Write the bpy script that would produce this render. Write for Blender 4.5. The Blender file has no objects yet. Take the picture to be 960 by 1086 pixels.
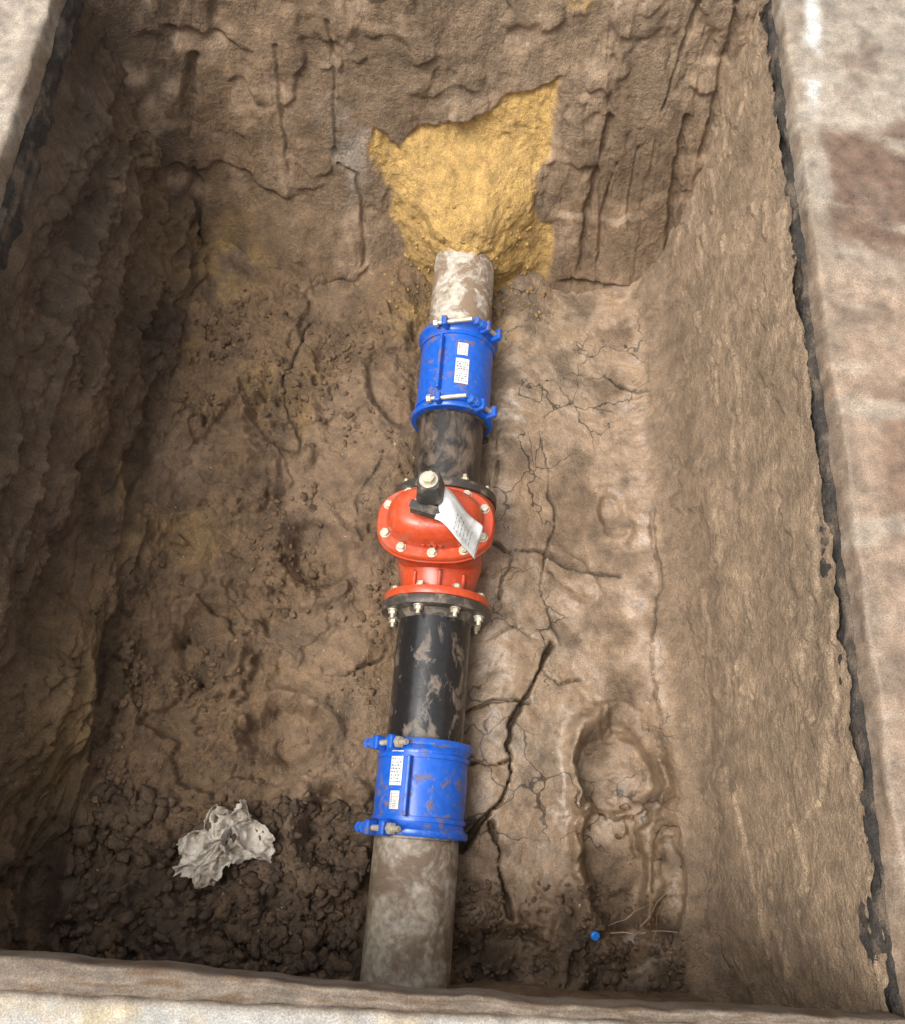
import bpy, math, random
import numpy as np
from mathutils import Vector, Matrix
random.seed(7); rng=np.random.default_rng(11)
S=bpy.context.scene
FL=-0.95
# ---------------------------------------------------------------- noise
_perm=np.random.default_rng(3).permutation(512).astype(np.int64)
_perm=np.concatenate([_perm,_perm,_perm])
_g=np.random.default_rng(5).normal(size=(512,3)); _g/=np.linalg.norm(_g,axis=1)[:,None]
_g=_g.astype(np.float32)
def perlin(x,y,z):
    x=np.asarray(x,np.float32)+0*np.asarray(y,np.float32); y=np.asarray(y,np.float32)+0*x; z=np.asarray(z,np.float32)+0*x
    xi=np.floor(x).astype(np.int32); yi=np.floor(y).astype(np.int32); zi=np.floor(z).astype(np.int32)
    xf=x-xi; yf=y-yi; zf=z-zi
    fu=lambda t:t*t*t*(t*(t*6-15)+10)
    u=fu(xf);v=fu(yf);w=fu(zf)
    def gr(dx,dy,dz):
        h=_perm[(_perm[(_perm[(xi+dx)&511]+yi+dy)&511]+zi+dz)&511]
        g=_g[h]
        return g[...,0]*(xf-dx)+g[...,1]*(yf-dy)+g[...,2]*(zf-dz)
    L=lambda a,b,t:a+(b-a)*t
    r=L(L(L(gr(0,0,0),gr(1,0,0),u),L(gr(0,1,0),gr(1,1,0),u),v),
        L(L(gr(0,0,1),gr(1,0,1),u),L(gr(0,1,1),gr(1,1,1),u),v),w)
    return (r*1.5).astype(np.float64)
def fbm(x,y,z,o=4,g=.5,l=2.03):
    s=0;a=1;t=0
    for i in range(o):
        s=s+a*perlin(x+i*17.3,y+i*5.1,z+i*9.7); t+=a; a*=g; x=x*l;y=y*l;z=z*l
    return s/t
def billow(x,y,z,o=4,g=.5,l=2.1):
    s=0;a=1;t=0
    for i in range(o):
        s=s+a*np.abs(perlin(x+i*7.7,y+i*3.1,z+i*11.9)); t+=a; a*=g; x=x*l;y=y*l;z=z*l
    return s/t
def ss(a,b,x):
    t=np.clip((x-a)/(b-a),0,1); return t*t*(3-2*t)
def dseg(px,py,pts):
    d=np.full(px.shape,9.)
    for (ax,ay),(bx,by) in zip(pts[:-1],pts[1:]):
        vx,vy=bx-ax,by-ay; t=np.clip(((px-ax)*vx+(py-ay)*vy)/(vx*vx+vy*vy+1e-12),0,1)
        d=np.minimum(d,np.hypot(px-ax-t*vx,py-ay-t*vy))
    return d
def inpoly(px,py,poly):
    ins=np.zeros(px.shape,bool); n=len(poly)
    for i in range(n):
        x1,y1=poly[i];x2,y2=poly[(i+1)%n]
        c=((y1>py)!=(y2>py))&(px<(x2-x1)*(py-y1)/((y2-y1) if y2!=y1 else 1e-9)+x1)
        ins^=c
    return ins
def sdpoly(px,py,poly):
    d=dseg(px,py,poly+[poly[0]]); return np.where(inpoly(px,py,poly),-d,d)
# ---------------------------------------------------------------- mesh helpers
def grid_obj(name,P,cols=None,rgh=None,mat=None,flip=False,crk=None):
    n,m=P.shape[:2]
    me=bpy.data.meshes.new(name)
    idx=np.arange(n*m).reshape(n,m)
    q=np.stack([idx[:-1,:-1],idx[1:,:-1],idx[1:,1:],idx[:-1,1:]],-1).reshape(-1,4)
    if flip:q=q[:,::-1]
    me.vertices.add(n*m); me.vertices.foreach_set('co',P.reshape(-1).astype(np.float32))
    me.loops.add(q.size); me.loops.foreach_set('vertex_index',q.reshape(-1).astype(np.int32))
    me.polygons.add(len(q)); me.polygons.foreach_set('loop_start',np.arange(0,q.size,4,dtype=np.int32))
    me.update(calc_edges=True)
    me.polygons.foreach_set('use_smooth',np.ones(len(q),bool))
    if cols is not None:
        a=me.color_attributes.new('Col','FLOAT_COLOR','POINT')
        c=np.ones((n*m,4),np.float32); c[:,:3]=np.clip(cols.reshape(-1,3),0,1); a.data.foreach_set('color',c.reshape(-1))
    if rgh is not None:
        a=me.attributes.new('Rgh','FLOAT','POINT'); a.data.foreach_set('value',rgh.reshape(-1).astype(np.float32))
    if crk is not None:
        a=me.attributes.new('Crk','FLOAT','POINT'); a.data.foreach_set('value',crk.reshape(-1).astype(np.float32))
    me.validate()
    ob=bpy.data.objects.new(name,me); S.collection.objects.link(ob)
    if mat: me.materials.append(mat)
    return ob
def tri_obj(name,V,F,mat,smooth=True,parent=None):
    me=bpy.data.meshes.new(name); me.from_pydata([tuple(v) for v in V],[],[tuple(f) for f in F]); me.update()
    if smooth: me.polygons.foreach_set('use_smooth',np.ones(len(me.polygons),bool))
    me.materials.append(mat)
    ob=bpy.data.objects.new(name,me); S.collection.objects.link(ob)
    if parent: ob.parent=parent
    return ob
def empty(name,loc=(0,0,0),rot=(0,0,0)):
    e=bpy.data.objects.new(name,None); e.empty_display_size=.1; e.location=loc; e.rotation_euler=rot
    S.collection.objects.link(e); return e
# ---------------------------------------------------------------- materials
def newmat(name):
    m=bpy.data.materials.new(name); m.use_nodes=True; nt=m.node_tree
    return m,nt,nt.nodes,nt.links,nt.nodes['Principled BSDF']
def N(nodes,t,**k):
    n=nodes.new(t)
    for a,b in k.items():
        if a in n.inputs: n.inputs[a].default_value=b
        else: setattr(n,a,b)
    return n
def soil_mat(name,bump=1.0,grain=1.0,speck=0.5,cracks=False):
    m,nt,nd,lk,bs=newmat(name)
    tc=nd.new('ShaderNodeNewGeometry')
    at=N(nd,'ShaderNodeAttribute',attribute_name='Col'); ar=N(nd,'ShaderNodeAttribute',attribute_name='Rgh')
    n1=N(nd,'ShaderNodeTexNoise',Scale=24.,Detail=4.,Roughness=.7); lk.new(tc.outputs['Position'],n1.inputs['Vector'])
    n2=N(nd,'ShaderNodeTexNoise',Scale=320.,Detail=1.,Roughness=.7); lk.new(tc.outputs['Position'],n2.inputs['Vector'])
    r1=N(nd,'ShaderNodeMapRange'); lk.new(n1.outputs['Fac'],r1.inputs[0]); r1.inputs[1].default_value=.3;r1.inputs[2].default_value=.7;r1.inputs[3].default_value=.66;r1.inputs[4].default_value=1.34
    r2=N(nd,'ShaderNodeMapRange'); lk.new(n2.outputs['Fac'],r2.inputs[0]); r2.inputs[1].default_value=.3;r2.inputs[2].default_value=.7;r2.inputs[3].default_value=.7;r2.inputs[4].default_value=1.3
    mu=N(nd,'ShaderNodeMath',operation='MULTIPLY'); lk.new(r1.outputs[0],mu.inputs[0]); lk.new(r2.outputs[0],mu.inputs[1])
    fac=mu.outputs[0]
    if cracks:
        ac=N(nd,'ShaderNodeAttribute',attribute_name='Crk')
        nw=N(nd,'ShaderNodeTexNoise',Scale=7.,Detail=3.); lk.new(tc.outputs['Position'],nw.inputs['Vector'])
        wa=N(nd,'ShaderNodeVectorMath',operation='SCALE'); lk.new(nw.outputs['Color'],wa.inputs[0]); wa.inputs['Scale'].default_value=.2
        wb=N(nd,'ShaderNodeVectorMath',operation='ADD'); lk.new(wa.outputs[0],wb.inputs[0]); lk.new(tc.outputs['Position'],wb.inputs[1])
        ve=N(nd,'ShaderNodeTexVoronoi',Scale=6.5,feature='DISTANCE_TO_EDGE'); lk.new(wb.outputs[0],ve.inputs['Vector'])
        dv=N(nd,'ShaderNodeMath',operation='DIVIDE'); lk.new(ve.outputs['Distance'],dv.inputs[0]); 
        ad=N(nd,'ShaderNodeMath',operation='MULTIPLY_ADD'); lk.new(ac.outputs['Fac'],ad.inputs[0]); ad.inputs[1].default_value=.024; ad.inputs[2].default_value=1e-5; lk.new(ad.outputs[0],dv.inputs[1])
        cl=N(nd,'ShaderNodeMapRange'); lk.new(dv.outputs[0],cl.inputs[0]); cl.inputs[1].default_value=.35;cl.inputs[2].default_value=1.;cl.inputs[3].default_value=.28;cl.inputs[4].default_value=1.
        m4=N(nd,'ShaderNodeMath',operation='MULTIPLY'); lk.new(fac,m4.inputs[0]); lk.new(cl.outputs[0],m4.inputs[1]); fac=m4.outputs[0]
    vm=N(nd,'ShaderNodeVectorMath',operation='SCALE'); lk.new(at.outputs['Color'],vm.inputs[0]); lk.new(fac,vm.inputs['Scale'])
    vo=N(nd,'ShaderNodeTexVoronoi',Scale=150.); lk.new(tc.outputs['Position'],vo.inputs['Vector'])
    sp=N(nd,'ShaderNodeMapRange'); lk.new(vo.outputs['Distance'],sp.inputs[0]); sp.inputs[1].default_value=.24;sp.inputs[2].default_value=.12;sp.inputs[3].default_value=0;sp.inputs[4].default_value=1
    g3=N(nd,'ShaderNodeMapRange'); lk.new(n1.outputs['Fac'],g3.inputs[0]); g3.inputs[1].default_value=.52;g3.inputs[2].default_value=.66;g3.inputs[4].default_value=speck
    m3=N(nd,'ShaderNodeMath',operation='MULTIPLY'); lk.new(sp.outputs[0],m3.inputs[0]); lk.new(g3.outputs[0],m3.inputs[1])
    mx=N(nd,'ShaderNodeMix',data_type='RGBA'); lk.new(m3.outputs[0],mx.inputs[0]); lk.new(vm.outputs[0],mx.inputs[6]); mx.inputs[7].default_value=(.38,.30,.20,1)
    lk.new(mx.outputs[2],bs.inputs['Base Color'])
    rr=N(nd,'ShaderNodeMath',operation='MULTIPLY_ADD'); lk.new(n1.outputs['Fac'],rr.inputs[0]); rr.inputs[1].default_value=.4; lk.new(ar.outputs['Fac'],rr.inputs[2])
    rs=N(nd,'ShaderNodeMath',operation='SUBTRACT',use_clamp=True); lk.new(rr.outputs[0],rs.inputs[0]); rs.inputs[1].default_value=.17
    lk.new(rs.outputs[0],bs.inputs['Roughness'])
    bs.inputs['Specular IOR Level'].default_value=.5
    nb=N(nd,'ShaderNodeTexNoise',Scale=75.,Detail=4.,Roughness=.75); lk.new(tc.outputs['Position'],nb.inputs['Vector'])
    bs_=N(nd,'ShaderNodeMapRange'); lk.new(ar.outputs['Fac'],bs_.inputs[0]); bs_.inputs[1].default_value=.25;bs_.inputs[2].default_value=.8;bs_.inputs[3].default_value=.25;bs_.inputs[4].default_value=1.
    b1=N(nd,'ShaderNodeBump',Distance=.013*bump); lk.new(bs_.outputs[0],b1.inputs['Strength']); lk.new(nb.outputs['Fac'],b1.inputs['Height'])
    lk.new(b1.outputs[0],bs.inputs['Normal'])
    return m
def paint_mat(name,col,rough=.35,dirt=(.16,.11,.07),dirt_amt=.5,scale=14.,bump=.0012,metal=0.,updirt=0.,lo=.5,hi=.62,var=.15,stretch=1.):
    m,nt,nd,lk,bs=newmat(name)
    tc=nd.new('ShaderNodeNewGeometry')
    mp=N(nd,'ShaderNodeMapping'); mp.inputs['Scale'].default_value=(1,stretch,1); lk.new(tc.outputs['Position'],mp.inputs['Vector'])
    n1=N(nd,'ShaderNodeTexNoise',Scale=scale,Detail=7.,Roughness=.68,Distortion=.5); lk.new(mp.outputs[0],n1.inputs['Vector'])
    r=N(nd,'ShaderNodeMapRange'); lk.new(n1.outputs['Fac'],r.inputs[0]); r.inputs[1].default_value=lo;r.inputs[2].default_value=hi;r.inputs[4].default_value=dirt_amt
    n2=N(nd,'ShaderNodeTexNoise',Scale=60.,Detail=5.); lk.new(tc.outputs['Position'],n2.inputs['Vector'])
    v=N(nd,'ShaderNodeMapRange'); lk.new(n2.outputs['Fac'],v.inputs[0]); v.inputs[1].default_value=.3;v.inputs[2].default_value=.7;v.inputs[3].default_value=1-var;v.inputs[4].default_value=1+var
    cs=N(nd,'ShaderNodeVectorMath',operation='SCALE'); cs.inputs[0].default_value=col; lk.new(v.outputs[0],cs.inputs['Scale'])
    fac=r.outputs[0]
    if updirt>0:
        sx=nd.new('ShaderNodeSeparateXYZ'); lk.new(tc.outputs['Normal'],sx.inputs[0])
        u=N(nd,'ShaderNodeMapRange'); lk.new(sx.outputs['Z'],u.inputs[0]); u.inputs[1].default_value=.1;u.inputs[2].default_value=.95;u.inputs[3].default_value=1-updirt
        mm=N(nd,'ShaderNodeMath',operation='MULTIPLY'); lk.new(fac,mm.inputs[0]); lk.new(u.outputs[0],mm.inputs[1]); fac=mm.outputs[0]
    mx=N(nd,'ShaderNodeMix',data_type='RGBA'); lk.new(fac,mx.inputs[0]); lk.new(cs.outputs[0],mx.inputs[6]); mx.inputs[7].default_value=(*dirt,1)
    lk.new(mx.outputs[2],bs.inputs['Base Color'])
    rm=N(nd,'ShaderNodeMapRange'); lk.new(fac,rm.inputs[0]); rm.inputs[3].default_value=rough; rm.inputs[4].default_value=.75
    lk.new(rm.outputs[0],bs.inputs['Roughness']); bs.inputs['Metallic'].default_value=metal
    ad=N(nd,'ShaderNodeMath',operation='MULTIPLY_ADD'); lk.new(n2.outputs['Fac'],ad.inputs[0]); ad.inputs[1].default_value=.5; lk.new(fac,ad.inputs[2])
    b=N(nd,'ShaderNodeBump',Distance=bump,Strength=.6); lk.new(ad.outputs[0],b.inputs['Height']); lk.new(b.outputs[0],bs.inputs['Normal'])
    return m
M_soil=soil_mat('soil')
M_floor=soil_mat('mud',cracks=True)
M_conc=soil_mat('concrete_dusty',bump=.22,grain=.8,speck=.25)
M_asph=soil_mat('asphalt_edge_mat',bump=1.6,grain=1.5,speck=.7)
M_blue=paint_mat('blue_epoxy',(.012,.10,.50),.28,dirt_amt=.8,scale=24,lo=.54,hi=.62,updirt=.2)
M_red=paint_mat('orange_red_epoxy',(.54,.070,.024),.3,dirt=(.25,.15,.10),dirt_amt=.65,scale=20,lo=.53,hi=.66)
M_black=paint_mat('black_bitumen',(.016,.015,.015),.22,dirt=(.20,.155,.115),dirt_amt=.75,scale=19,lo=.54,hi=.64,updirt=.2,stretch=.6)
M_black2=paint_mat('black_bitumen_muddy',(.026,.022,.019),.28,dirt=(.14,.10,.07),dirt_amt=.85,scale=17,lo=.45,hi=.60,updirt=.1,stretch=.6)
M_grey=paint_mat('weathered_pipe_concrete',(.32,.27,.21),.6,dirt=(.14,.092,.056),dirt_amt=.9,scale=10,lo=.42,hi=.58,bump=.004,var=.4)
M_grey2=paint_mat('weathered_pipe_pale',(.44,.39,.32),.7,dirt=(.2,.13,.08),dirt_amt=.9,scale=14,lo=.46,hi=.56,bump=.004,var=.3)
M_flange=paint_mat('dark_flange',(.05,.042,.035),.4,dirt=(.22,.165,.12),dirt_amt=.8,scale=20)
M_zinc=paint_mat('zinc_bolt',(.60,.55,.43),.35,dirt=(.3,.2,.1),dirt_amt=.5,scale=50,metal=.5)
M_nutb=paint_mat('blue_nut',(.02,.13,.58),.35,dirt_amt=.4,scale=40)
M_iron=paint_mat('dark_iron',(.05,.045,.04),.5,dirt=(.25,.19,.13),dirt_amt=.6,scale=30)
M_paper=paint_mat('paper',(.66,.66,.64),.6,dirt=(.42,.36,.28),dirt_amt=.5,scale=30,var=.06)
M_ink=paint_mat('ink',(.16,.17,.21),.6,dirt_amt=.1)
M_inkr=paint_mat('ink_red',(.6,.04,.04),.6,dirt_amt=.1)
M_cloth=paint_mat('dirty_cloth',(.52,.47,.40),.9,dirt=(.22,.165,.11),dirt_amt=.9,scale=15,lo=.48,hi=.62,bump=.004)
M_straw=paint_mat('straw_mat',(.36,.25,.14),.8,dirt_amt=.4)
M_capb=paint_mat('blue_plastic',(.02,.22,.75),.35,dirt_amt=.2,scale=60)
# ---------------------------------------------------------------- colour palette
c=lambda *a:np.array(a)
C_wet=c(.232,.160,.102); C_brown=c(.158,.098,.053); C_dark=c(.076,.048,.028); C_wall=c(.285,.202,.128); C_sand=c(.50,.315,.108); C_far=c(.228,.158,.099)
def mixc(a,b,t): return a*(1-t[...,None])+b*t[...,None]
def xc(y): return .034+.024*y
STEP=.0045
prof=[(-1.045,-.07),(-.96,-.80),(-.84,FL+.03),(-.6,FL+.0),(.64,FL),(.79,FL+.07),(.845,-.6),(.874,-.075)]
pp=[]
for a,b in zip(prof[:-1],prof[1:]):
    L=math.hypot(b[0]-a[0],b[1]-a[1]); k=max(2,int(L/STEP))
    for i in range(k): pp.append((a[0]+(b[0]-a[0])*i/k,a[1]+(b[1]-a[1])*i/k))
pp.append(prof[-1]); pp=np.array(pp)
K=24
pad=np.concatenate([np.repeat(pp[:1],K,0),pp,np.repeat(pp[-1:],K,0)])
sm=np.stack([np.convolve(pad[:,i],np.ones(2*K+1)/(2*K+1),'valid') for i in (0,1)],1)
sm[:K]=pp[:K]; sm[-K:]=pp[-K:]
tn=np.gradient(sm,axis=0); tn/=np.linalg.norm(tn,axis=1)[:,None]
nx,nz=-tn[:,1],tn[:,0]
ys=np.arange(-.40,2.5,STEP)
X=np.repeat(sm[:,0][:,None],len(ys),1); Z=np.repeat(sm[:,1][:,None],len(ys),1); Y=np.repeat(ys[None],len(sm),0)
NX=nx[:,None]; NZ=nz[:,None]
depth=np.clip(-Z/.95,0,1)
tY=(Y+.2)/2.2
shiftL=(-.03+.06*tY); shiftR=(.055-.075*tY)
X=X+np.where(X<0,shiftL*ss(-.6,-.9,X),shiftR*ss(.5,.75,X))*depth
isF=ss(.72,.92,NZ)*np.ones_like(X)
isL=(1-isF)*(X<0); isR=(1-isF)*(X>0)
wx=X+.10*fbm(X*3,Y*3,Z*3+4,4); wy=Y+.10*fbm(X*3+9,Y*3,Z*3,4)
R=1-ss(-.20,.08,wx)
R=np.maximum(R,.7*ss(.42,.56,wx)*(1-ss(.30,.55,wy))*isF)
R=np.maximum(R,.9*(1-ss(-.16,.0,wy))*isF)
patch=ss(.02,.22,fbm(X*2.2+3,Y*2.2,Z*2.2,3))
Rl=R*(1-.6*patch*isF)
Rl=np.where(X>.3,Rl*isF+.08*(1-isF),Rl)
bl=billow(X*7,Y*7,Z*7,4); bl2=billow(X*19+5,Y*19,Z*19,4,.6)
wv=fbm(X*5+.4*bl,Y*5,Z*5+9,4)
D=.035*fbm(X*2.1,Y*2.1,Z*2.1,3)*(.5*isF+.9*isL+.3*isR)
amp=Rl*(1-.5*isL)
D+=amp*(.055*(.33-bl)+.034*(.3-bl2)+.032*wv)
D+=(.010*fbm(X*9,Y*9,Z*9,5)+.0035*(.3-billow(X*30,Y*30,Z*30,2)))*(1-.45*isR)
def step_(n,t,w): return ss(t,t+w,n)
q=fbm(X*3.6+1,Y*3.6+7,Z*3.6,5)
D+=amp*.028*(step_(q,.03,.025)-.5)+amp*.018*(step_(fbm(X*6,Y*6+3,Z*6,4),-.19,.025))
lo_=fbm(Y*1.6+Z*.6,Z*5.5,X*0+3,5)
D+=isL*(.060*lo_+.026*step_(lo_,.02,.05)+.018*step_(lo_,-.18,.05))
dg=(Y-1.0)*.8+Z*1.1; dp2=(Y-1.0)*1.1-Z*.8
sc=fbm(dp2*16,dg*1.3,X*0+13,3)
D+=isL*(.030*sc)*ss(.9,1.4,Y)
D+=isL*.09*np.exp(-(((Y-.28)/.22)**2+((Z+.72)/.16)**2))
D+=isL*.06*np.exp(-(((Y-.75)/.16)**2+((Z+.86)/.12)**2))
D-=isL*.04*np.exp(-(((Z+.45)/.06)**2))*ss(-.1,.3,lo_)
D=np.where(isL>.5,D*(1-.85*ss(-.40,-.10,Z))-.02*ss(-.40,-.10,Z),D)
D+=isR*(.007*fbm(Y*14+Z*3,Z*2.5,X*0,4)+.003*fbm(Y*11,Z*11,X*0+3,5)-.005*ss(.25,.42,fbm(Y*13,Z*13,X*0+5,5)))
D+=isR*.008*step_(fbm(Y*2,Z*3.5,X*0+15,5),.05,.03)
D+=isF*(.07*ss(-.35,-.95,X)*(.6+.8*fbm(X*3,Y*3,Z*0,2)))
hp=isF*(1-ss(-.02,.16,wy))*(1-ss(-.16,.0,wx))
D+=hp*(.035*(.35-billow(X*13,Y*13,Z*13+3,4,.6))+.03)
dp=np.abs(X-xc(Y))
D+=isF*(.035*np.exp(-((dp-.21)/.11)**2)*(1+.8*wv)-.02*np.exp(-(dp/.12)**2))*ss(-.1,.3,Y)
nf=fbm(X*7,Y*7,Z*0+2,4)
def hollow(x0,y0,a,b,dep,rim,an=0,sharp=.35,nz_=.35,fr=9):
    ca,sa=math.cos(an),math.sin(an); dx=X-x0+.03*wv; dy=Y-y0+.035*nf
    r=np.sqrt(((dx*ca+dy*sa)/a)**2+((-dx*sa+dy*ca)/b)**2)+nz_*fbm(X*fr,Y*fr,Z*0+x0,5)
    return -dep*(1-ss(1-sharp,1.05,r))+rim*np.exp(-((r-1.25)/.2)**2)*(.5+1.5*ss(-.2,.3,nf))
HU=np.minimum(np.minimum(hollow(.605,.27,.115,.14,.085,.0,.3,.25,.6,6),hollow(.60,.0,.09,.16,.075,.0,-.1,.25,.6,6)),hollow(.63,.13,.07,.08,.04,.0,0,.3,.5,6))
HR=np.maximum(hollow(.605,.27,.115,.14,.0,.032,.3,.25,.6,6),hollow(.60,.0,.09,.16,.0,.030,-.1,.25,.6,6))*(HU>-.02)
D+=isF*(HU+HR+hollow(.60,1.06,.05,.075,.018,.007,.3,.4,.6,7)
  +hollow(.30,-.25,.14,.09,.04,.02)+hollow(-.16,1.45,.05,.14,.04,.01,.5)+hollow(-.33,.85,.09,.12,.045,.018,.4)
  +hollow(-.62,.55,.1,.13,.04,.02)+hollow(-.35,.3,.12,.1,.05,.02)+hollow(-.2,.05,.09,.12,.06,.02)
  +hollow(-.5,1.3,.09,.12,.04,.02,.6)+hollow(.74,-.02,.05,.16,.04,.01)+hollow(.45,.85,.05,.1,.010,.006,.9))
jx=X+.024*fbm(X*13,Y*13,Z*0,5,.6)+.03*fbm(X*4,Y*4,Z*0+5,2); jy=Y+.02*fbm(X*13+7,Y*13,Z*0,5,.6)
wj=.5+1.2*ss(-.3,.3,fbm(X*9+3,Y*9,Z*0+7,2))
fade_=ss(-.3,.05,fbm(X*3+3,Y*3,Z*0+17,2))
cr=[([(.42,.62),(.385,.54),(.33,.42),(.285,.31),(.30,.24),(.285,.19),(.21,.09),(.16,.02)],.0054,.045),
    ([(.24,.10),(.27,.03),(.285,-.03),(.30,-.14)],.0044,.035),([(.15,.40),(.24,.43),(.36,.44)],.0038,.025),
    ([(.17,.25),(.23,.25),(.29,.27)],.0040,.025),([(.385,.54),(.44,.50),(.5,.52)],.0032,.018),
    ([(.745,1.9),(.725,1.6),(.755,1.3),(.72,1.1),(.745,.85),(.705,.6),(.74,.3),(.76,0)],.0036,.016),
    ([(.22,1.35),(.23,1.15),(.20,.95),(.27,.88),(.24,.75)],.0036,.020),
    ([(.36,1.3),(.42,1.05),(.38,.8),(.45,.62)],.0032,.016),([(.24,.9),(.38,.92),(.5,.86),(.62,.85)],.0032,.016),
    ([(.2,.62),(.3,.66),(.43,.60)],.0032,.016),([(.55,1.62),(.62,1.55),(.74,1.5)],.0034,.014),
    ([(-.15,1.2),(-.22,1.05),(-.2,.9)],.003,.015),([(-.45,1.7),(-.5,1.45),(-.42,1.2)],.004,.02),([(-.1,.55),(-.2,.48),(-.33,.5)],.004,.02)]
CR=np.zeros_like(X)
for i,(pts,w,dep) in enumerate(cr):
    d=dseg(jx,jy,pts); ww=w*wj; k=(1-ss(.4,1.6,d/ww))*(1 if i<4 else fade_); CR=np.maximum(CR,k*min(1,dep/.018))
    D-=isF*dep*k
PX=X+NX*D; PZ=Z+NZ*D
top=isR*ss(-.14,-.075,Z)+isL*ss(-.14,-.07,Z)
PZ=PZ+top*(.05*fbm(Y*9,Y*0,X*0+3,5,.6)-.004)
t1=fbm(X*2.5+11,Y*2.5,Z*2.5,4); t2=fbm(X*8,Y*8+3,Z*8,5)
wet=ss(.0,.2,wx)*isF*(.85+.4*t1); wet=np.clip(wet*(1-.7*Rl),0,1)
col=mixc(np.broadcast_to(C_brown,X.shape+(3,)),C_wet,np.clip(wet+.35*patch*isF,0,1))
col=mixc(col,c(.25,.188,.130),np.clip(.9*isF*np.exp(-((X-.36)/.16)**2)*ss(-.3,.15,t1)*ss(.1,.3,Y),0,1))
col=mixc(col,C_brown*1.15,np.clip(ss(.05,.35,t2+.4*t1)*.5*isF*wet,0,1))
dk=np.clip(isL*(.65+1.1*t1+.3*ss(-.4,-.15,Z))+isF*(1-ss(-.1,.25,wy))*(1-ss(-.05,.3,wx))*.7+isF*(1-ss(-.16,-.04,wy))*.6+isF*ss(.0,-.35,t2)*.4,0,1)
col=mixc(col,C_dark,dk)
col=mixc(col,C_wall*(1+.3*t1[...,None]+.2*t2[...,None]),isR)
col=mixc(col,C_wet*.8,np.clip(isR*ss(-.55,-.85,Z)*.8,0,1))
yel=np.clip(np.exp(-(((X+.78)/.12)**2+((Y-1.85)/.16)**2))+np.exp(-(((X-.3)/.1)**2+((Y-1.82)/.1)**2))+.9*np.exp(-(((X+.08)/.08)**2+((Y-1.75)/.14)**2))+.5*ss(.15,.4,fbm(X*3+20,Y*3,Z*3,4))*ss(.0,-.5,X)*np.maximum(isF,isL*ss(-.6,-.8,Z)),0,1)*ss(-.25,.15,t2)
yel=np.clip(yel+isL*.55*np.exp(-(((Y-.28)/.28)**2+((Z+.72)/.15)**2)),0,1)
col=mixc(col,C_sand*.52,yel*.75)
col=col*(1+.28*t2[...,None])
col=mixc(col,C_dark*.5,CR*isF*.8)
gl=ss(-.28,.05,t2+.6*t1)
rg=.78-.50*np.clip(wet*1.1,0,1)*gl-.24*dk*ss(-.15,.15,t2)-.12*isF*patch
crk=isF*np.clip(.2+wet,0,1)*(X>-.6)*ss(-.15,.15,fbm(X*2.6+31,Y*2.6,X*0,3))
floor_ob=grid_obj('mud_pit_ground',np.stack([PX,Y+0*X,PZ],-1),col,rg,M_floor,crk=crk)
FV=np.stack([PX,Y,PZ],-1).reshape(-1,3); FN=np.stack([NX*np.ones_like(X),0*X,NZ*np.ones_like(X)],-1).reshape(-1,3)
FR=(Rl*isF).reshape(-1); Fisf=isF.reshape(-1)>.8
FVf=FV[Fisf]
def fz(x,y):
    i=np.argmin((FVf[:,0]-x)**2+(FVf[:,1]-y)**2); return float(FVf[i,2])
# ---------------------------------------------------------------- far wall
xs=np.arange(-1.25,1.05,.0042); zs=np.arange(-1.03,-.05,.0042)
X,Z=np.meshgrid(xs,zs,indexing='ij')
LEAN=.42
Yb=1.97+LEAN*(Z+.95)/.95
Yb=Yb-.10*np.exp(-(Z+1.0)/.05)
Yb=Yb-.16*ss(-.70,-1.15,X)-.05*ss(.74,.95,X)
poly=[(-.253,-.50),(-.20,-.53),(-.17,-.56),(-.12,-.50),(-.03,-.49),(.055,-.47),(.12,-.44),(.19,-.39),(.25,-.38),(.325,-.335),(.325,-.45),(.325,-.54),(.285,-.60),(.29,-.70),(.36,-.76),(.385,-.90),(.36,-.98),(.30,-1.05),(-.16,-1.05),(-.15,-.93),(-.12,-.87),(-.20,-.76),(-.185,-.68),(-.235,-.62)]
nn=fbm(X*9,Z*9,X*0,5)
sdd=sdpoly(X+.040*nn,Z+.040*fbm(X*9+5,Z*9,X*0,5),poly)
sand=1-ss(-.008,.014,sdd)
t1=fbm(X*2.5,Z*2.5,X*0+7,4); t2=fbm(X*8,Z*8,X*0+2,5)
D=.050*fbm(X*1.8,Z*1.8,X*0+1,3)
gv=fbm(X*14+Z*1.5,Z*1.5,X*0+8,5)
vs=.5+.5*ss(.3,.45,X)
D+=vs*.014*gv-(vs*.010)*ss(.12,.25,gv)
qq=fbm(X*2.6,Z*3.0,X*0+3,4)
calm=.25+.45*ss(-.1,.25,fbm(X*2+9,Z*2,X*0,3))
D+=(1-sand)*(.016*(step_(qq,.02,.09)-.5)+.012*calm*step_(fbm(X*5+2,Z*3.5,X*0+6,4),-.16,.07)+.006*calm*step_(fbm(X*9+2,Z*5,X*0+16,4),.08,.06))
D+=(1-sand)*(calm*.014*(.3-billow(X*8,Z*8,X*0+1,4))+.008*nn+.003*(.3-billow(X*28,Z*28,X*0+1,3)))
up=ss(-.26,-.05,Z); D+=up*(.035*(.32-billow(X*3+3,Z*4,X*0+9,4))+.02)
D+=(1-sand)*.06*np.exp(-(((X+.45)/.25)**2+((Z+.9)/.10)**2))
D+=sand*(-.022+.030*fbm(X*10,Z*10,X*0,5)+.014*(.3-billow(X*26,Z*26,X*0,4)))
D+=.20*ss(-.50,-.70,Z)*np.exp(-((X-.09)/.19)**2)*(1-.45*ss(-.80,-.95,Z))*sand*(1+.35*nn)
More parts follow.
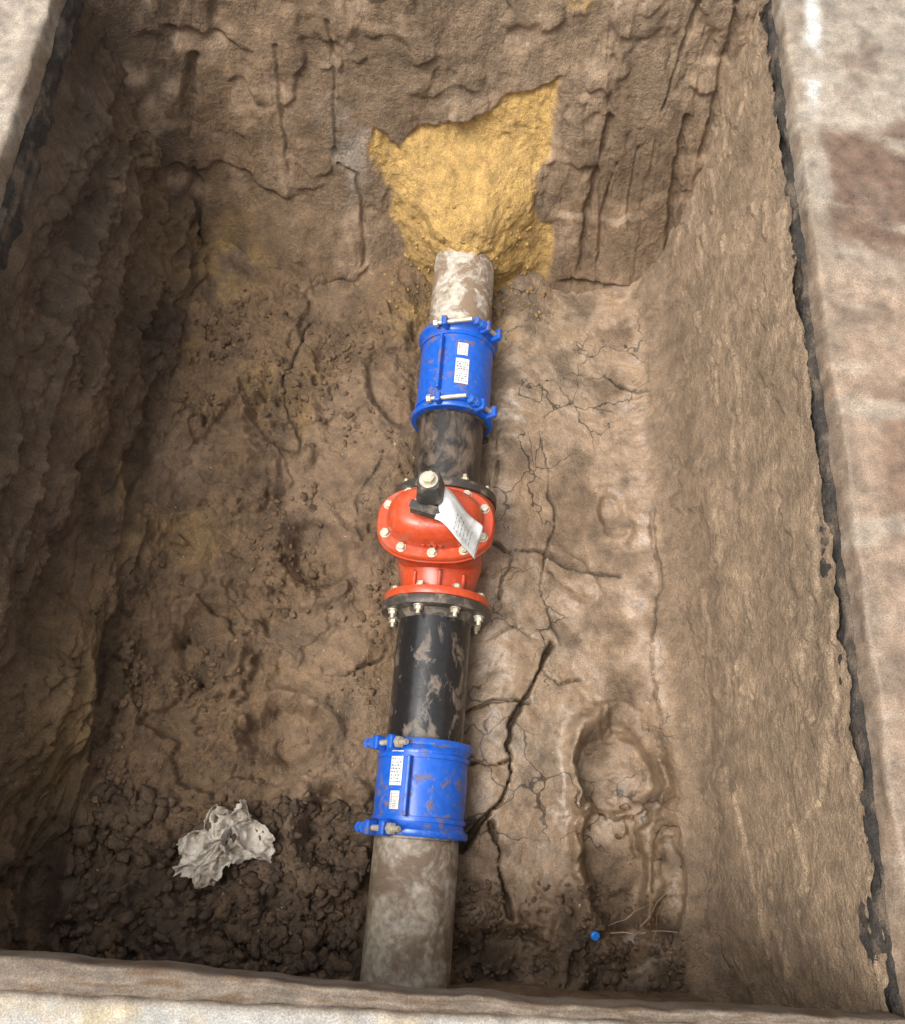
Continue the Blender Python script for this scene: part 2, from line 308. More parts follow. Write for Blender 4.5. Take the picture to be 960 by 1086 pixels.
gro=[([(.50,-.42),(.505,-.65),(.495,-.90)],.009,.028),([(.56,-.55),(.55,-.86)],.005,.018),([(.74,-.40),(.765,-.6),(.785,-.92)],.011,.035),
     ([(.80,-.08),(.82,-.3),(.82,-.5)],.009,.025),([(.70,-.1),(.66,-.38)],.006,.018),([(.62,-.50),(.63,-.75)],.004,.012),([(-.38,-.22),(-.37,-.6)],.005,.010),([(-.55,-.3),(-.52,-.65)],.005,.010),
     ([(-.80,-.35),(-.86,-.9)],.014,.03),([(-.36,-.62),(-.30,-.64),(-.28,-.9)],.006,.018),([(.88,-.1),(.88,-.6)],.008,.02)]
for pts,w,dep in gro:
    k=1-ss(w*.4,w*1.6,dseg(X+.014*nn+.03*fbm(X*3,Z*3,X*0+2,2),Z,pts)/(.6+.9*ss(-.2,.2,t2))); D-=dep*k*ss(-.4,.15,t1+.15)*ss(-.35,.0,t2+.1)
D-=.03*np.exp(-((Z+.935)/.012)**2)*ss(.40,.46,X)
col=np.broadcast_to(C_far,X.shape+(3,))*(1+.4*t1[...,None])
col=mixc(col,C_brown,np.clip(ss(.0,-.5,X-.3*t1+Z*0)*.7+.4*ss(.05,-.3,t1),0,1))
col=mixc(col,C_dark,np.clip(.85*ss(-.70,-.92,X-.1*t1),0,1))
col=mixc(col,C_brown*.85,np.clip(.6*ss(.3,.45,X)*ss(-.35,-.6,Z),0,1))
col=mixc(col,C_wet*1.1,np.clip(.7*ss(.1,.35,t2),0,1)*(1-sand))
col=mixc(col,c(.24,.20,.158),np.clip(.8*np.exp(-(((X+.33)/.10)**2+((Z+.58)/.14)**2))*ss(-.2,.1,t2),0,1)*(1-sand))
col=col*(1+.3*t2[...,None]+.16*gv[...,None])
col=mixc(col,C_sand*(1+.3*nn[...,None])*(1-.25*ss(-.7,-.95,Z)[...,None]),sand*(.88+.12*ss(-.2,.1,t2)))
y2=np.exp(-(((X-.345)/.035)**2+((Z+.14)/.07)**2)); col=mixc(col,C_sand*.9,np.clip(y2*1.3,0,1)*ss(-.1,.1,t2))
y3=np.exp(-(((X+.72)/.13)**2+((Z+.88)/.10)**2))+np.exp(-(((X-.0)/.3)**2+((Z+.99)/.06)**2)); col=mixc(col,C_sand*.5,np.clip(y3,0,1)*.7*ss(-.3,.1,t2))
rg=.80-.4*ss(-.1,.25,t2)*(1-sand)*ss(-.2,.1,t1)+.1*sand
WP=np.stack([X,Yb-D,Z],-1)
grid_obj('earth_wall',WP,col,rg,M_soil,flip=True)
WV=WP.reshape(-1,3); WS=(sand*np.exp(-((X-.09)/.22)**2)*ss(-.55,-.75,Z)).reshape(-1)
zs2=np.arange(-1.03,-.03,.01); X,Z=np.meshgrid(np.arange(-1.2,1.02,.01),zs2,indexing='ij')
D=.03*fbm(X*3,Z*3,X*0+30,4)+.03*(.3-billow(X*8,Z*8,X*0+4,3))
col=np.broadcast_to(C_brown,X.shape+(3,))*(1+.5*fbm(X*4,Z*4,X*0,4)[...,None])
grid_obj('earth_wall',np.stack([X,-.30-.03*(Z+.95)+D,Z],-1),col,.8+0*X,M_soil)
# ---------------------------------------------------------------- pavement ring
x0,x1,y0,y1=-1.045,.885,-.235,2.43
def ring(name,offs,zf,jit,mat,colf,inset=0,seed=0,step=.01,fade=.05):
    cx_,cy_=(x0+x1)/2,(y0+y1)/2; a=(x1-x0)/2-inset; b=(y1-y0)/2-inset
    def side(p,q):
        L=math.hypot(q[0]-p[0],q[1]-p[1]);k=int(L/step)
        return [(p[0]+(q[0]-p[0])*i/k,p[1]+(q[1]-p[1])*i/k) for i in range(k)]
    P=side((a,-b),(a,b))+side((a,b),(-a,b))+side((-a,b),(-a,-b))+side((-a,-b),(a,-b)); P.append(P[0]); P=np.array(P)
    out=np.zeros((len(offs),len(P),3))
    for i,(o,z) in enumerate(offs):
        px=P[:,0]*(a+o)/a+cx_; py=P[:,1]*(b+o)/b+cy_
        f=jit*max(0.,1-abs(o)/fade)
        nx_=fbm(px*7+seed,py*7,px*0+z*22,6,.62); ny_=fbm(px*9+50+seed,py*9,px*0+z*22,5,.6)
        px=px+f*nx_; py=py+f*.5*ny_
        out[i,:,0]=px; out[i,:,1]=py; out[i,:,2]=z+zf(px,py)*(1 if o<2 else 0)
    X,Y=out[...,0],out[...,1]
    cc,rr=colf(X,Y,out[...,2]); return grid_obj(name,out,cc,rr,mat)
def pavcol(X,Y,Z):
    a=fbm(X*2,Y*2,X*0+3,4); b=fbm(X*7,Y*7,X*0+5,5); n=fbm(X*4,Y*4,X*0+1,4); s2=fbm(X*3+8,Y*11,X*0+5,5)
    base=np.broadcast_to(c(.255,.212,.165),X.shape+(3,))*(1+.5*a[...,None])
    pink=c(.245,.168,.115)
    base=mixc(base,pink,ss(1.5,1.2,Y+.1*n)*ss(.5,.8,X)*.85)
    br=ss(.07,-.02,np.abs(Y-1.60+.2*n)-.16)*ss(.905,.94,X+.07*n); base=mixc(base,c(.115,.066,.042),br*.9)
    br2=ss(.06,-.02,np.abs(Y-.85+.2*n)-.16)*ss(.95,.98,X+.06*n); base=mixc(base,c(.15,.092,.06),br2*.75)
    br3=ss(.10,-.02,np.abs(Y-.25+.2*n)-.10)*ss(.90,.93,X+.06*n); base=mixc(base,c(.17,.11,.075),br3*.5)
    base=mixc(base,c(.14,.10,.070),ss(.05,.3,b)*.7)
    base=mixc(base,c(.30,.255,.20),ss(.1,.3,s2)*.6)
    wp=ss(.03,.0,np.abs(X-.945-.10*(Y-2.0)+.012*n)-.004)*ss(1.74,1.95,Y); base=mixc(base,c(.58,.57,.54),np.clip(wp*.8*ss(-.4,.1,b),0,1))
    edge=np.clip(1-np.minimum.reduce([np.abs(X-x0),np.abs(X-x1),np.abs(Y-y0),np.abs(Y-y1)])/.05,0,1)
    base=mixc(base,c(.19,.142,.10),edge*.9*ss(-.35,.15,b)*(Y>y0))
    near=ss(y0+.0,y0-.02,Y); base=mixc(base,c(.29,.28,.255),near*.9)
    yl=near*ss(.0,.25,b)*.8; base=mixc(base,c(.34,.235,.08),yl*.6)
    base=base*(1+.35*fbm(X*25,Y*25,X*0,4)[...,None])
    return base,.6-.3*br
ring('concrete_pavement',[(.0,-.055),(.0,-.04),(.0,-.02),(.002,-.006),(.006,0)]+[(.006+.008*i,0) for i in range(1,46)]+[(.5,0),(1,0),(3,0),(10,0),(60,0)],
     lambda x,y:.003*fbm(x*5,y*5,x*0,3),.018,M_conc,pavcol,step=.006)
def aspcol(X,Y,Z):
    a=fbm(X*15,Y*15,Z*15,4); d=fbm(X*9,Y*9,Z*30+7,4)
    return mixc(np.broadcast_to(c(.045,.037,.030),X.shape+(3,))*(1+.7*a[...,None]),c(.17,.125,.088),ss(.0,.22,d)*.85),.75+0*X
ring('asphalt_layer',[(.012,-.19),(.004,-.16),(.0,-.14),(-.004,-.12),(-.004,-.10),(-.006,-.085),(-.004,-.07),(0,-.06),(.02,-.05),(.05,-.045)],
     lambda x,y:.006*fbm(x*30,y*30,x*0,2),.040,M_asph,aspcol,inset=.002,seed=9,step=.005,fade=.08)
xs=np.arange(-1.05,.88,.006); vv=np.linspace(0,1,16)
U,V=np.meshgrid(xs,vv,indexing='ij')
w=.055-.028*ss(-.7,.3,U)
yy=-.243+w*np.clip(V/.75,0,1)+.005*fbm(U*12,V*.5,U*0,4)+.010*fbm(U*4,V*0,U*0+6,4)
zz=-.012-.09*ss(.72,1,V)+.006*fbm(U*20,V*8,U*0,3)
g=fbm(U*3,V*26,U*0,4); g2=fbm(U*9,V*5,U*0+3,4)
bc_=np.broadcast_to(c(.140,.108,.080),U.shape+(3,))*(1+.8*g[...,None]); bc_=mixc(bc_,C_brown*.6,ss(-.05,.25,g2))
grid_obj('timber_board',np.stack([U,yy,zz],-1),bc_,.75+0*U,M_conc)
# ---------------------------------------------------------------- scattered clods
def ico(sub):
    import bmesh
    bm=bmesh.new(); bmesh.ops.create_icosphere(bm,subdivisions=sub,radius=1); bm.verts.ensure_lookup_table()
    v=np.array([x.co[:] for x in bm.verts]); f=np.array([[q.index for q in p.verts] for p in bm.faces]); bm.free(); return v,f
def clods(name,n,wgt,rmin,rmax,colr,mat,sub=2,pw=2.5,PV=None,PN=None):
    PV=FV if PV is None else PV; PN=FN if PN is None else PN
    bv,bf=ico(sub); p=wgt/wgt.sum(); idx=rng.choice(len(PV),n,p=p)
    r=rmin+(rmax-rmin)*rng.random(n)**pw
    q=rng.normal(size=(n,3,3)); sc=rng.uniform(.5,1.4,(n,3)); off=rng.uniform(0,100,(n,3))
    B=bv[None]*sc[:,None]
    B=B*(1+1.1*fbm(bv[None,:,0]*1.5+off[:,0:1],bv[None,:,1]*1.5+off[:,1:2],bv[None,:,2]*1.5+off[:,2:3],3,.65))[...,None]
    Q=np.linalg.qr(q)[0]; B=np.einsum('nij,nkj->nki',Q,B)*r[:,None,None]
    B+= (PV[idx]+PN[idx]*(r*.05)[:,None])[:,None]
    F=(bf[None]+(np.arange(n)*len(bv))[:,None,None]).reshape(-1,3)
    me=bpy.data.meshes.new(name); V=B.reshape(-1,3)
    me.vertices.add(len(V)); me.vertices.foreach_set('co',V.reshape(-1).astype(np.float32))
    me.loops.add(F.size); me.loops.foreach_set('vertex_index',F.reshape(-1).astype(np.int32))
    me.polygons.add(len(F)); me.polygons.foreach_set('loop_start',np.arange(0,F.size,3,dtype=np.int32)); me.update(calc_edges=True)
    cc=np.ones((len(V),4),np.float32); k=np.repeat(rng.uniform(.75,1.25,n),len(bv))
    cc[:,:3]=np.asarray(colr)[None]*k[:,None]
    a=me.color_attributes.new('Col','FLOAT_COLOR','POINT'); a.data.foreach_set('color',cc.reshape(-1))
    a=me.attributes.new('Rgh','FLOAT','POINT'); a.data.foreach_set('value',np.full(len(V),.7,np.float32))
    me.materials.append(mat); ob=bpy.data.objects.new(name,me); S.collection.objects.link(ob)
left=(FV[:,0]<-.08)
clumpn=ss(-.05,.25,fbm(FV[:,0]*4,FV[:,1]*4,FV[:,2]*0+5,3))
wf=FR.clip(0,1)*Fisf*clumpn*(.25*left+(FV[:,1]<.12)*.5*left+.08)
clods('soil_clods',2800,wf,.002,.012,C_brown*.9,M_soil,pw=3)
wc=((FV[:,1]<.12)&(FV[:,0]<-.1)&Fisf)*(.15+clumpn)
clods('soil_clods',3400,wc,.0025,.022,C_dark*1.3,M_soil,pw=3.2)
wc=((FV[:,1]<-.05)&(FV[:,0]>.15)&Fisf)*(.15+clumpn)
clods('soil_clods',700,wc,.002,.012,C_dark*1.5,M_soil,pw=3)
clods('gravel',300,Fisf*(.2+FR),.0015,.0045,(.33,.26,.18),M_soil,sub=1)
clods('sand_crumbs',260,WS,.0015,.009,C_sand*.85,M_soil,pw=4,PV=WV,PN=np.tile([[0,-1.,.3]],(len(WV),1)))
wsf=Fisf*np.exp(-((FV[:,0]-.08)/.2)**2-((FV[:,1]-1.86)/.08)**2)
clods('sand_crumbs',350,wsf,.002,.009,C_sand*.6,M_soil,pw=3)
# ---------------------------------------------------------------- lathe parts along Y
def lathe(name,prof,mat,parent=None,seg=72,axis='Y',smooth=True,bev=0):
    V=[];F=[]
    for t,r in prof:
        for k in range(seg):
            a=2*math.pi*k/seg
            V.append((r*math.cos(a),t,r*math.sin(a)) if axis=='Y' else (r*math.cos(a),r*math.sin(a),t))
    n=len(prof)
    for i in range(n-1):
        for k in range(seg):
            a,b=i*seg+k,i*seg+(k+1)%seg; d,e=a+seg,b+seg
            F.append((a,d,e,b) if axis=='Y' else (a,b,e,d))
    F.append([k for k in range(seg)][::(1 if axis=='Y' else -1)]); F.append([(n-1)*seg+k for k in range(seg)][::(-1 if axis=='Y' else 1)])
    ob=tri_obj(name,V,F,mat,parent=parent)
    m=ob.modifiers.new('es','EDGE_SPLIT'); m.split_angle=math.radians(38)
    if bev:
        ob.modifiers.remove(m); b=ob.modifiers.new('b','BEVEL'); b.width=bev; b.segments=2; b.limit_method='ANGLE'; b.angle_limit=math.radians(30)
        m=ob.modifiers.new('es','EDGE_SPLIT'); m.split_angle=math.radians(40)
    return ob
AX=-.83
ang=-math.atan(.024)
def pipe(name,ya,yb,r,mat,extra=None):
    e=empty(name,(xc(ya),ya,AX),(0,0,ang)); L=yb-ya
    k=int(L/.01); pr=[(L*i/k,r) for i in range(k+1)]
    o=lathe('barrel',pr,mat,e,96)
    co=np.array([v.co[:] for v in o.data.vertices])
    s=1+.010*fbm(co[:,0]*9+ya,co[:,1]*9,co[:,2]*9,4)
    co[:,0]*=s; co[:,2]*=s; o.data.vertices.foreach_set('co',co.reshape(-1).astype(np.float32))
    return e
pipe('concrete_water_pipe',-.42,.12,.113,M_grey)
pipe('concrete_water_pipe',1.42,2.10,.104,M_grey2)
pipe('black_steel_pipe',.12,.68,.106,M_black)
pipe('black_steel_pipe',1.00,1.42,.103,M_black2)
# ---------------------------------------------------------------- bolts etc
def hexp(name,r,h,mat,parent,loc,axis,seg=6,bev=.0012):
    V=[];F=[]
    for z in (-h/2,h/2):
        for k in range(seg):
            a=2*math.pi*k/seg; V.append((r*math.cos(a),r*math.sin(a),z))
    for k in range(seg): F.append((k,(k+1)%seg,seg+(k+1)%seg,seg+k))
    F.append(list(range(seg))[::-1]); F.append([seg+k for k in range(seg)])
    o=tri_obj(name,V,F,mat,smooth=False,parent=parent)
    o.location=loc; o.rotation_mode='QUATERNION'; o.rotation_quaternion=Vector((0,0,1)).rotation_difference(Vector(axis).normalized())
    b=o.modifiers.new('b','BEVEL'); b.width=bev; b.segments=2; b.limit_method='ANGLE'
    return o
def bolt(parent,loc,axis,r=.011,L=.03,mat=M_zinc,wm=None):
    ax=Vector(axis).normalized(); loc=Vector(loc)
    hexp('washer',r*1.25,.003,wm or mat,parent,loc+ax*.0015,ax,20,.0005)
    hexp('bolt_head',r,r*.9,mat,parent,loc+ax*(.003+r*.45),ax)
    hexp('bolt_shank',r*.5,L,mat,parent,loc+ax*(L*.5-.002),ax,14,.0008)
def boxo(name,sx,sy,sz,mat,parent,loc,rot=(0,0,0),bev=.003):
    V=[(x*sx/2,y*sy/2,z*sz/2) for x in(-1,1) for y in(-1,1) for z in(-1,1)]
    F=[(0,1,3,2),(4,6,7,5),(0,4,5,1),(2,3,7,6),(0,2,6,4),(1,5,7,3)]
    o=tri_obj(name,V,F,mat,smooth=False,parent=parent); o.location=loc; o.rotation_euler=rot
    b=o.modifiers.new('b','BEVEL'); b.width=bev; b.segments=3
    return o
def arc_sheet(name,r,a0,a1,t0,t1,mat,parent,ny=6):
    V=[];F=[];n=12
    for i in range(n+1):
        a=a0+(a1-a0)*i/n
        for j in range(ny+1): V.append((r*math.sin(a),t0+(t1-t0)*j/ny,r*math.cos(a)))
    for i in range(n):
        for j in range(ny):
            q=i*(ny+1)+j; F.append((q,q+ny+1,q+ny+2,q+1))
    o=tri_obj(name,V,F,mat,parent=parent); return o
def label(parent,r,ac,tc_,wa,ht,red=False):
    arc_sheet('label',r,ac-wa/2,ac+wa/2,tc_-ht/2,tc_+ht/2,M_paper,parent)
    nl=9
    for i in range(nl):
        t=tc_-ht*.42+ht*.84*i/nl
        m=M_inkr if (red and i>=5) else M_ink
        a=ac-wa*.42
        while a<ac+wa*.34:
            l=random.uniform(.05,.2)*wa; arc_sheet('print_mark',r+.0006,a,min(a+l,ac+wa*.42),t,t+ht*random.uniform(.03,.055),m,parent,1); a+=l+random.uniform(.04,.12)*wa
            if m is M_inkr and i%2: break
def coupling(ya,yb,side,rb,rr,ribs,labels):
    e=empty('pipe_coupling',(xc(ya),ya,AX),(0,0,ang)); L=yb-ya
    pr=[(0,rb-.012),(0,rr),(.004,rr+.003),(.016,rr+.003),(.021,rr-.002),(.026,rb+.003),(.034,rb)]
    for i in range(1,10): pr.append((.034+(L-.068)*i/10,rb+.0015*math.sin(math.pi*i/10)))
    pr+=[(L-.034,rb),(L-.026,rb+.003),(L-.021,rr-.002),(L-.016,rr+.003),(L-.004,rr+.003),(L,rr),(L,rb-.012)]
    lathe('sleeve',pr,M_blue,e,96)
    lathe('clamp_ring',[(.036,rb),(.037,rb+.005),(.048,rb+.005),(.049,rb)],M_blue,e,96)
    lathe('clamp_ring_2',[(L-.049,rb),(L-.048,rb+.005),(L-.037,rb+.005),(L-.036,rb)],M_blue,e,96)
    lathe('rubber_gasket',[(-.006,rb-.004),(-.007,rb-.014),(.004,rb-.016)],M_iron,e,72)
    for a in ribs:
        boxo('closure_rib',.010,L*.62,.030,M_blue,e,((rb+.010)*math.sin(a),L/2,(rb+.010)*math.cos(a)),(0,a,0))
    a=side
    for t in (.014,L-.016):
        R_=rr+.012
        pos=Vector((R_*math.sin(a),t,R_*math.cos(a))); tan=Vector((math.cos(a),0,-math.sin(a)))
        for s in (-1,1):
            boxo('lug',.018,.038,.038,M_blue,e,pos+tan*s*.028,(0,a,0),.006)
        hexp('clamp_bolt',.0075,.155,M_zinc,e,pos,tan,14,.0008)
        hexp('bolt_head',.0155,.014,M_zinc,e,pos+tan*.048,tan)
        hexp('nut',.0155,.018,M_nutb,e,pos-tan*.049,tan)
        hexp('nut_2',.014,.012,M_nutb,e,pos-tan*.072,tan)
    for l in labels: label(e,rb+.003,*l)
    return e
coupling(.045,.288,-.80,.122,.131,[-.28],[(-.60,.165,.30,.088,False),(-.58,.085,.22,.045,True)])
cf=coupling(1.285,1.60,.80,.118,.129,[-.42],[(.12,.21,.28,.045,True),(.14,.13,.36,.09,False)])
for t in (.018,.295):
    a=-.35; R_=.142; tan=Vector((math.cos(a),0,-math.sin(a))); pos=Vector((R_*math.sin(a),t,R_*math.cos(a)))
    hexp('clamp_bolt_top',.007,.12,M_zinc,cf,pos+tan*.03,tan,14,.0008); boxo('lug_top',.018,.034,.034,M_blue,cf,pos,(0,a,0),.005)
    hexp('bolt_head_top',.014,.014,M_zinc,cf,pos-tan*.03,tan)
# ---------------------------------------------------------------- gate valve
gv=empty('gate_valve',(xc(.84),.84,AX),(0,0,ang))
def loft(name,secs,mat,parent,seg=64,caps=True):
    V=[];F=[]
    for s in secs:
        z,rx,ry,p=s[:4]; ox,oy=(s[4],s[5]) if len(s)>4 else (0,0)
        for k in range(seg):
            a=2*math.pi*k/seg; ca,sa=math.cos(a),math.sin(a)
            V.append((ox+rx*math.copysign(abs(ca)**(2/p),ca),oy+ry*math.copysign(abs(sa)**(2/p),sa),z))
    n=len(secs)
    for i in range(n-1):
        for k in range(seg):
            a,b=i*seg+k,i*seg+(k+1)%seg; F.append((a,b,b+seg,a+seg))
    if caps: F.append(list(range(seg))[::-1]); F.append([(n-1)*seg+k for k in range(seg)])
    o=tri_obj(name,V,F,mat,parent=parent); m=o.modifiers.new('es','EDGE_SPLIT'); m.split_angle=math.radians(42); return o
lathe('body_barrel',[(-.150,.100),(-.12,.102),(-.09,.112),(-.04,.125),(.04,.125),(.09,.112),(.12,.102),(.150,.100)],M_red,gv,72)
for s,nm in((-1,'flange_near'),(1,'flange_far')):
    lathe(nm,[(s*.138 if s>0 else -.162,.09),(s*.138 if s>0 else -.162,.154),(.162 if s>0 else -.138,.154),(.162 if s>0 else -.138,.09)],M_red,gv,80,bev=.003)
for s in(-1,1):
    a_,b_=(-.192,-.164) if s<0 else (.164,.192)
    lathe('pipe_flange',[(a_,.09),(a_,.159),(b_,.159),(b_,.09)],M_flange,gv,80,bev=.003)
    if s<0: lathe('weld_collar',[(-.215,.105),(-.205,.112),(-.192,.120)],M_flange,gv,72)
    for k in range(8):
        a=math.pi/8+k*math.pi/4; p=Vector((.134*math.sin(a),0,.134*math.cos(a)))
        bolt(gv,p+Vector((0,s*.192,0)),(0,s,0),.0125,.028,M_zinc)
        bolt(gv,p+Vector((0,s*.138,0)),(0,-s,0),.0125,.018,M_zinc)
upv=empty('bonnet_assembly',(0,0,0),(math.radians(-5.0),math.radians(-6.5),0)); upv.parent=gv
loft('body_chamber',[(.0,.115,.085,2.6),(.06,.128,.088,2.6),(.11,.132,.086,2.6),(.15,.128,.082,2.6),(.175,.135,.088,2.5),(.19,.150,.10,2.4)],M_red,upv)
loft('body_flange',[(.186,.150,.100,2.5),(.188,.162,.112,2.5),(.192,.165,.115,2.5),(.206,.165,.115,2.5),(.209,.162,.112,2.5)],M_red,upv)
loft('bonnet_flange',[(.2125,.158,.108,2.5),(.214,.163,.113,2.5),(.226,.163,.113,2.5),(.231,.159,.109,2.5)],M_red,upv)
dome=[]
for i in range(15):
    t=i/14*math.pi/2
    dome.append((.226+.092*math.sin(t)**.9,.034+.100*math.cos(t)**.62,.028+.056*math.cos(t)**.62,2.5))
loft('bonnet_dome',dome,M_red,upv)
loft('gland_plate',[(.300,.058,.040,3.2),(.326,.056,.038,3.2),(.331,.052,.035,3.2)],M_red,upv)
loft('stem_gland',[(.32,.028,.028,2),(.366,.026,.026,2),(.370,.022,.022,2)],M_iron,upv)
hexp('stem',.014,.10,M_iron,upv,(0,0,.41),(0,0,1),20)
loft('stem_cap',[(.395,.034,.034,5),(.40,.036,.036,5),(.455,.029,.029,5),(.461,.026,.026,5)],M_iron,upv)
hexp('cap_washer',.024,.005,M_zinc,upv,(0,0,.464),(0,0,1),24,.0006)
hexp('cap_bolt',.017,.016,M_zinc,upv,(0,0,.474),(0,0,1))
boxo('cap_bracket',.085,.022,.008,M_iron,upv,(-.010,-.038,.385),(0,math.radians(8),math.radians(-12)),.0015)
boxo('cap_bracket_leg',.085,.007,.03,M_iron,upv,(-.010,-.050,.372),(0,math.radians(8),math.radians(-12)),.0015)
for i,a in enumerate([-158,-122,-90,-58,-22,22,60,120,158]):
    t=math.radians(a); ca,sa=math.cos(t),math.sin(t); p=2/2.5
    bolt(upv,(.143*math.copysign(abs(ca)**p,ca),.096*math.copysign(abs(sa)**p,sa),.231),(0,0,1),.0115,.016,M_zinc)
for sx in(-1,1): bolt(upv,(sx*.043,0,.331),(0,0,1),.010,.014,M_zinc)
for k,sx in enumerate((-.024,-.008,.008,.024)):
    boxo('cast_letter',.009,.003,.012,M_red,upv,(sx,-.0875,.255),(math.radians(-12),0,0),.001)
for sx in(-.07,0,.07):
    boxo('rib',.010,.07,.05,M_red,gv,(sx,-.108,.095-abs(sx)*.45),(math.radians(25),0,0),.004)
n=20;V=[];F=[]
def tagp(u,v,dz=0):
    return (.024+.105*u+.016*v, -.026-.066*u+.090*v+.004*math.sin(8*u), .392-.095*u**1.5+.012*math.sin(5*u+2*v)+.006*math.sin(9*v+3*u)+dz)
for i in range(n+1):
    for j in range(9): V.append(tagp(i/n,j/8-.5))
for i in range(n):
    for j in range(8):
        q=i*9+j; F.append((q,q+9,q+10,q+1))
tg=tri_obj('paper_tag',V,F,M_paper,parent=upv); m=tg.modifiers.new('s','SOLIDIFY'); m.thickness=.0008; m.offset=-1
for r_ in range(6):
    u0=.45+.07*r_; v0=-.36
    while v0<.1:
        l=random.uniform(.04,.14); V2=[tagp(u0,v0,.0014),tagp(u0,v0+l,.0014),tagp(u0+.010,v0+l,.0014),tagp(u0+.010,v0,.0014)]
        tri_obj('tag_print',V2,[(0,1,2,3)],M_ink,parent=upv); v0+=l+.04
# ---------------------------------------------------------------- rag
n=120; u=np.linspace(-1,1,n); U,V=np.meshgrid(u,u,indexing='ij')
rx_,ry_=-.470,.005
wx=.135*U*(1-.2*V)+.05*fbm(U*1.5,V*1.5,U*0+1,3)+.03*V; wy=.130*V*(1+.15*U)+.05*fbm(U*1.5+9,V*1.5,U*0,3)-.04*U*U
rd=1-np.abs(fbm(U*1.7+2,V*1.7,U*0+4,2))*2.2
h=.030*np.clip(rd,0,1)**2+.018*np.clip(1-np.abs(fbm(U*3+12,V*3,U*0+4,2))*2.5,0,1)**2+.008*np.clip(1-np.abs(fbm(U*6+12,V*6,U*0+4,2))*2.5,0,1)**2
FG=FVf[(np.abs(FVf[:,0]-rx_)<.25)&(np.abs(FVf[:,1]-ry_)<.25)]
gz=np.full((26,26),-9.)
gi=np.clip(((FG[:,0]-rx_+.26)/.02).astype(int),0,25); gj=np.clip(((FG[:,1]-ry_+.26)/.02).astype(int),0,25); np.maximum.at(gz,(gi,gj),FG[:,2])
gz[gz<-5]=np.median(FG[:,2])
for _ in range(3): gz=(gz+np.roll(gz,1,0)+np.roll(gz,-1,0)+np.roll(gz,1,1)+np.roll(gz,-1,1))/5
fi=np.clip((wx+.26)/.02-.5,0,24.99); fj=np.clip((wy+.26)/.02-.5,0,24.99); i0=fi.astype(int); j0=fj.astype(int); fi-=i0; fj-=j0
zb=(gz[i0,j0]*(1-fi)+gz[np.minimum(i0+1,25),j0]*fi)*(1-fj)+(gz[i0,np.minimum(j0+1,25)]*(1-fi)+gz[np.minimum(i0+1,25),np.minimum(j0+1,25)]*fi)*fj
P=np.stack([wx+rx_,wy+ry_,zb+.008+h],-1)
r=grid_obj('crumpled_rag',P,mat=M_cloth)
import bmesh
bm=bmesh.new(); bm.from_mesh(r.data); bm.verts.ensure_lookup_table()
A=np.arctan2(V,U); Rr=np.hypot(U,V); lim=.84+.38*fbm(np.cos(A)*1.9,np.sin(A)*1.9,A*0+2,4)
notch=np.exp(-((A+1.0)/.35)**2)*.32
kill=(Rr>lim-notch).ravel()
bmesh.ops.delete(bm,geom=[v for v in bm.verts if kill[v.index]],context='VERTS'); bm.to_mesh(r.data); bm.free()
m=r.modifiers.new('s','SOLIDIFY'); m.thickness=.002
# ---------------------------------------------------------------- bottle cap
zc=fz(.52,-.17)
bc=empty('bottle_cap',(.52,-.17,zc+.012),(.3,.2,0))
lathe('cap_shell',[(0,.010),(.0,.012),(.008,.0118),(.010,.0095),(.010,.001)],M_capb,bc,30,axis='Z')
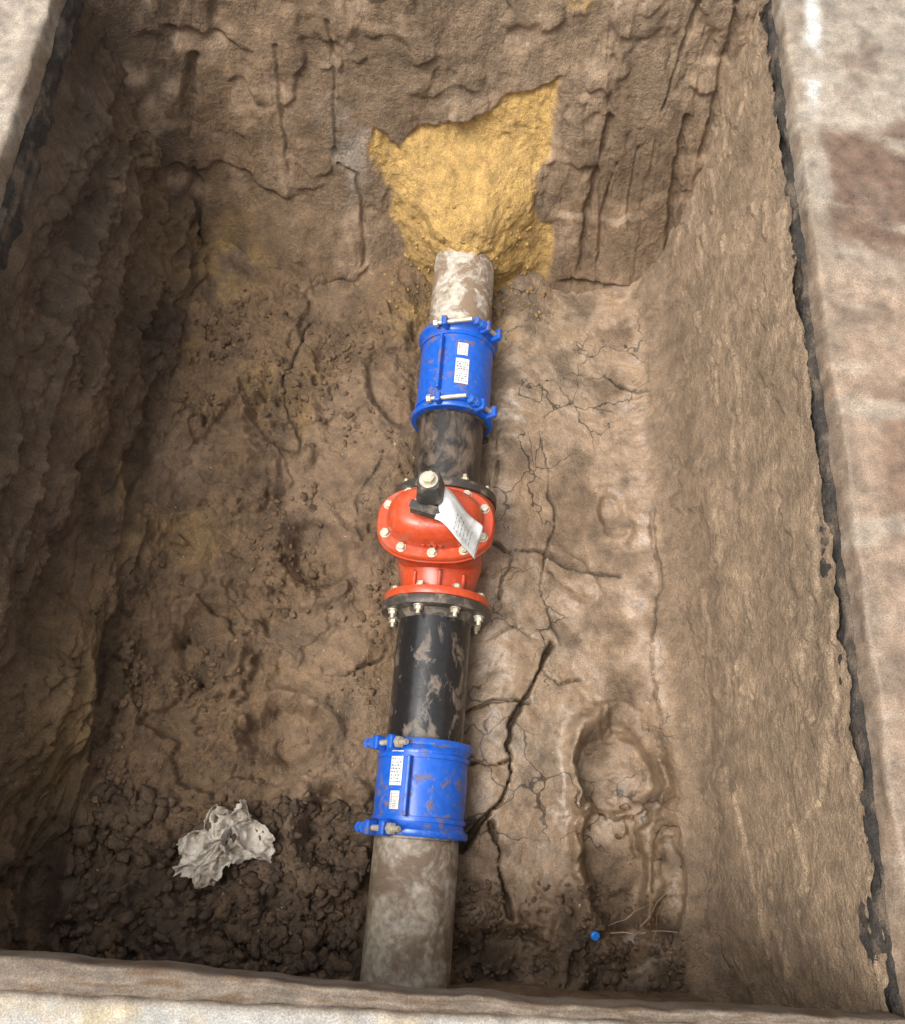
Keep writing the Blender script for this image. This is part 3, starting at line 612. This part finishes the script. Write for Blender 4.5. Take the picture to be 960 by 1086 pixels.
# ---------------------------------------------------------------- straws
def tube(name,pts,r,mat,parent=None):
    cu=bpy.data.curves.new(name,'CURVE'); cu.dimensions='3D'; cu.bevel_depth=r; cu.bevel_resolution=1
    sp=cu.splines.new('POLY'); sp.points.add(len(pts)-1)
    for i,p in enumerate(pts): sp.points[i].co=(*p,1); sp.points[i].radius=1-.6*i/len(pts)
    cu.materials.append(mat); o=bpy.data.objects.new(name,cu); S.collection.objects.link(o)
    if parent:o.parent=parent
    return o
st=empty('straw_twigs')
def straw(x,y,a,L,r=.0012,lift=.01,bend=1.):
    pts=[]
    for i in range(7):
        t=i/6-.5; px=x+math.cos(a)*L*t+bend*.003*math.sin(i*1.3+x*9); py=y+math.sin(a)*L*t+bend*.003*math.cos(i*1.7+y*7)
        pts.append((px,py))
    z=[fz(*p) for p in pts]; z0,z1=z[0],z[-1]
    mx_=max(zz-(z0+(z1-z0)*i/6) for i,zz in enumerate(z))
    pts=[(p[0],p[1],z0+(z1-z0)*i/6+max(mx_,0)*.8+.002) for i,p in enumerate(pts)]
    tube('twig',pts,r,M_straw,st)
straw(.66,-.16,.10,.17,.0018); straw(.68,-.10,.9,.12,.0013); straw(.63,-.12,.6,.12,.0012); straw(.70,-.13,1.2,.1,.001)
for i in range(26):
    straw(random.uniform(-.8,.72),random.uniform(-.15,1.85),random.uniform(0,3.14),random.uniform(.015,.06),random.uniform(.0005,.0009))
# ---------------------------------------------------------------- light, world, camera
el=math.radians(63)
dirn=Vector((-.56,-.22,0)).normalized()*math.cos(el)+Vector((0,0,math.sin(el)))
sd=bpy.data.lights.new('sun','SUN'); sd.energy=2.7; sd.angle=math.radians(32); sd.color=(1,.945,.87)
so=bpy.data.objects.new('sun',sd); so.rotation_mode='QUATERNION'; so.rotation_quaternion=dirn.to_track_quat('Z','Y'); so.location=(0,0,5); S.collection.objects.link(so)
w=bpy.data.worlds.new('World'); S.world=w; w.use_nodes=True
sk=w.node_tree.nodes.new('ShaderNodeTexSky'); sk.sky_type='NISHITA'; sk.sun_disc=False; sk.sun_elevation=el
sk.sun_rotation=math.atan2(dirn.x,dirn.y); sk.dust_density=5; sk.ozone_density=1; sk.air_density=1
hs=w.node_tree.nodes.new('ShaderNodeHueSaturation'); hs.inputs['Saturation'].default_value=.12; hs.inputs['Value'].default_value=1.7
bg=w.node_tree.nodes['Background']; bg.inputs[1].default_value=.15
w.node_tree.links.new(sk.outputs[0],hs.inputs['Color']); w.node_tree.links.new(hs.outputs[0],bg.inputs[0])
cam=bpy.data.cameras.new('camera'); co=bpy.data.objects.new('camera',cam); S.collection.objects.link(co)
M=Matrix(((0.99729,-0.06643,-0.03168),(0.04974,0.92561,-0.3752),(0.05425,0.37261,0.9264)))
co.matrix_world=Matrix.Translation((0,0,1.6))@M.to_4x4()
cam.sensor_fit='VERTICAL'; cam.sensor_height=24; cam.lens=24*905/1086; cam.clip_end=500; cam.clip_start=.02
S.camera=co
S.view_settings.view_transform='Standard'; S.view_settings.look='None'; S.view_settings.exposure=0
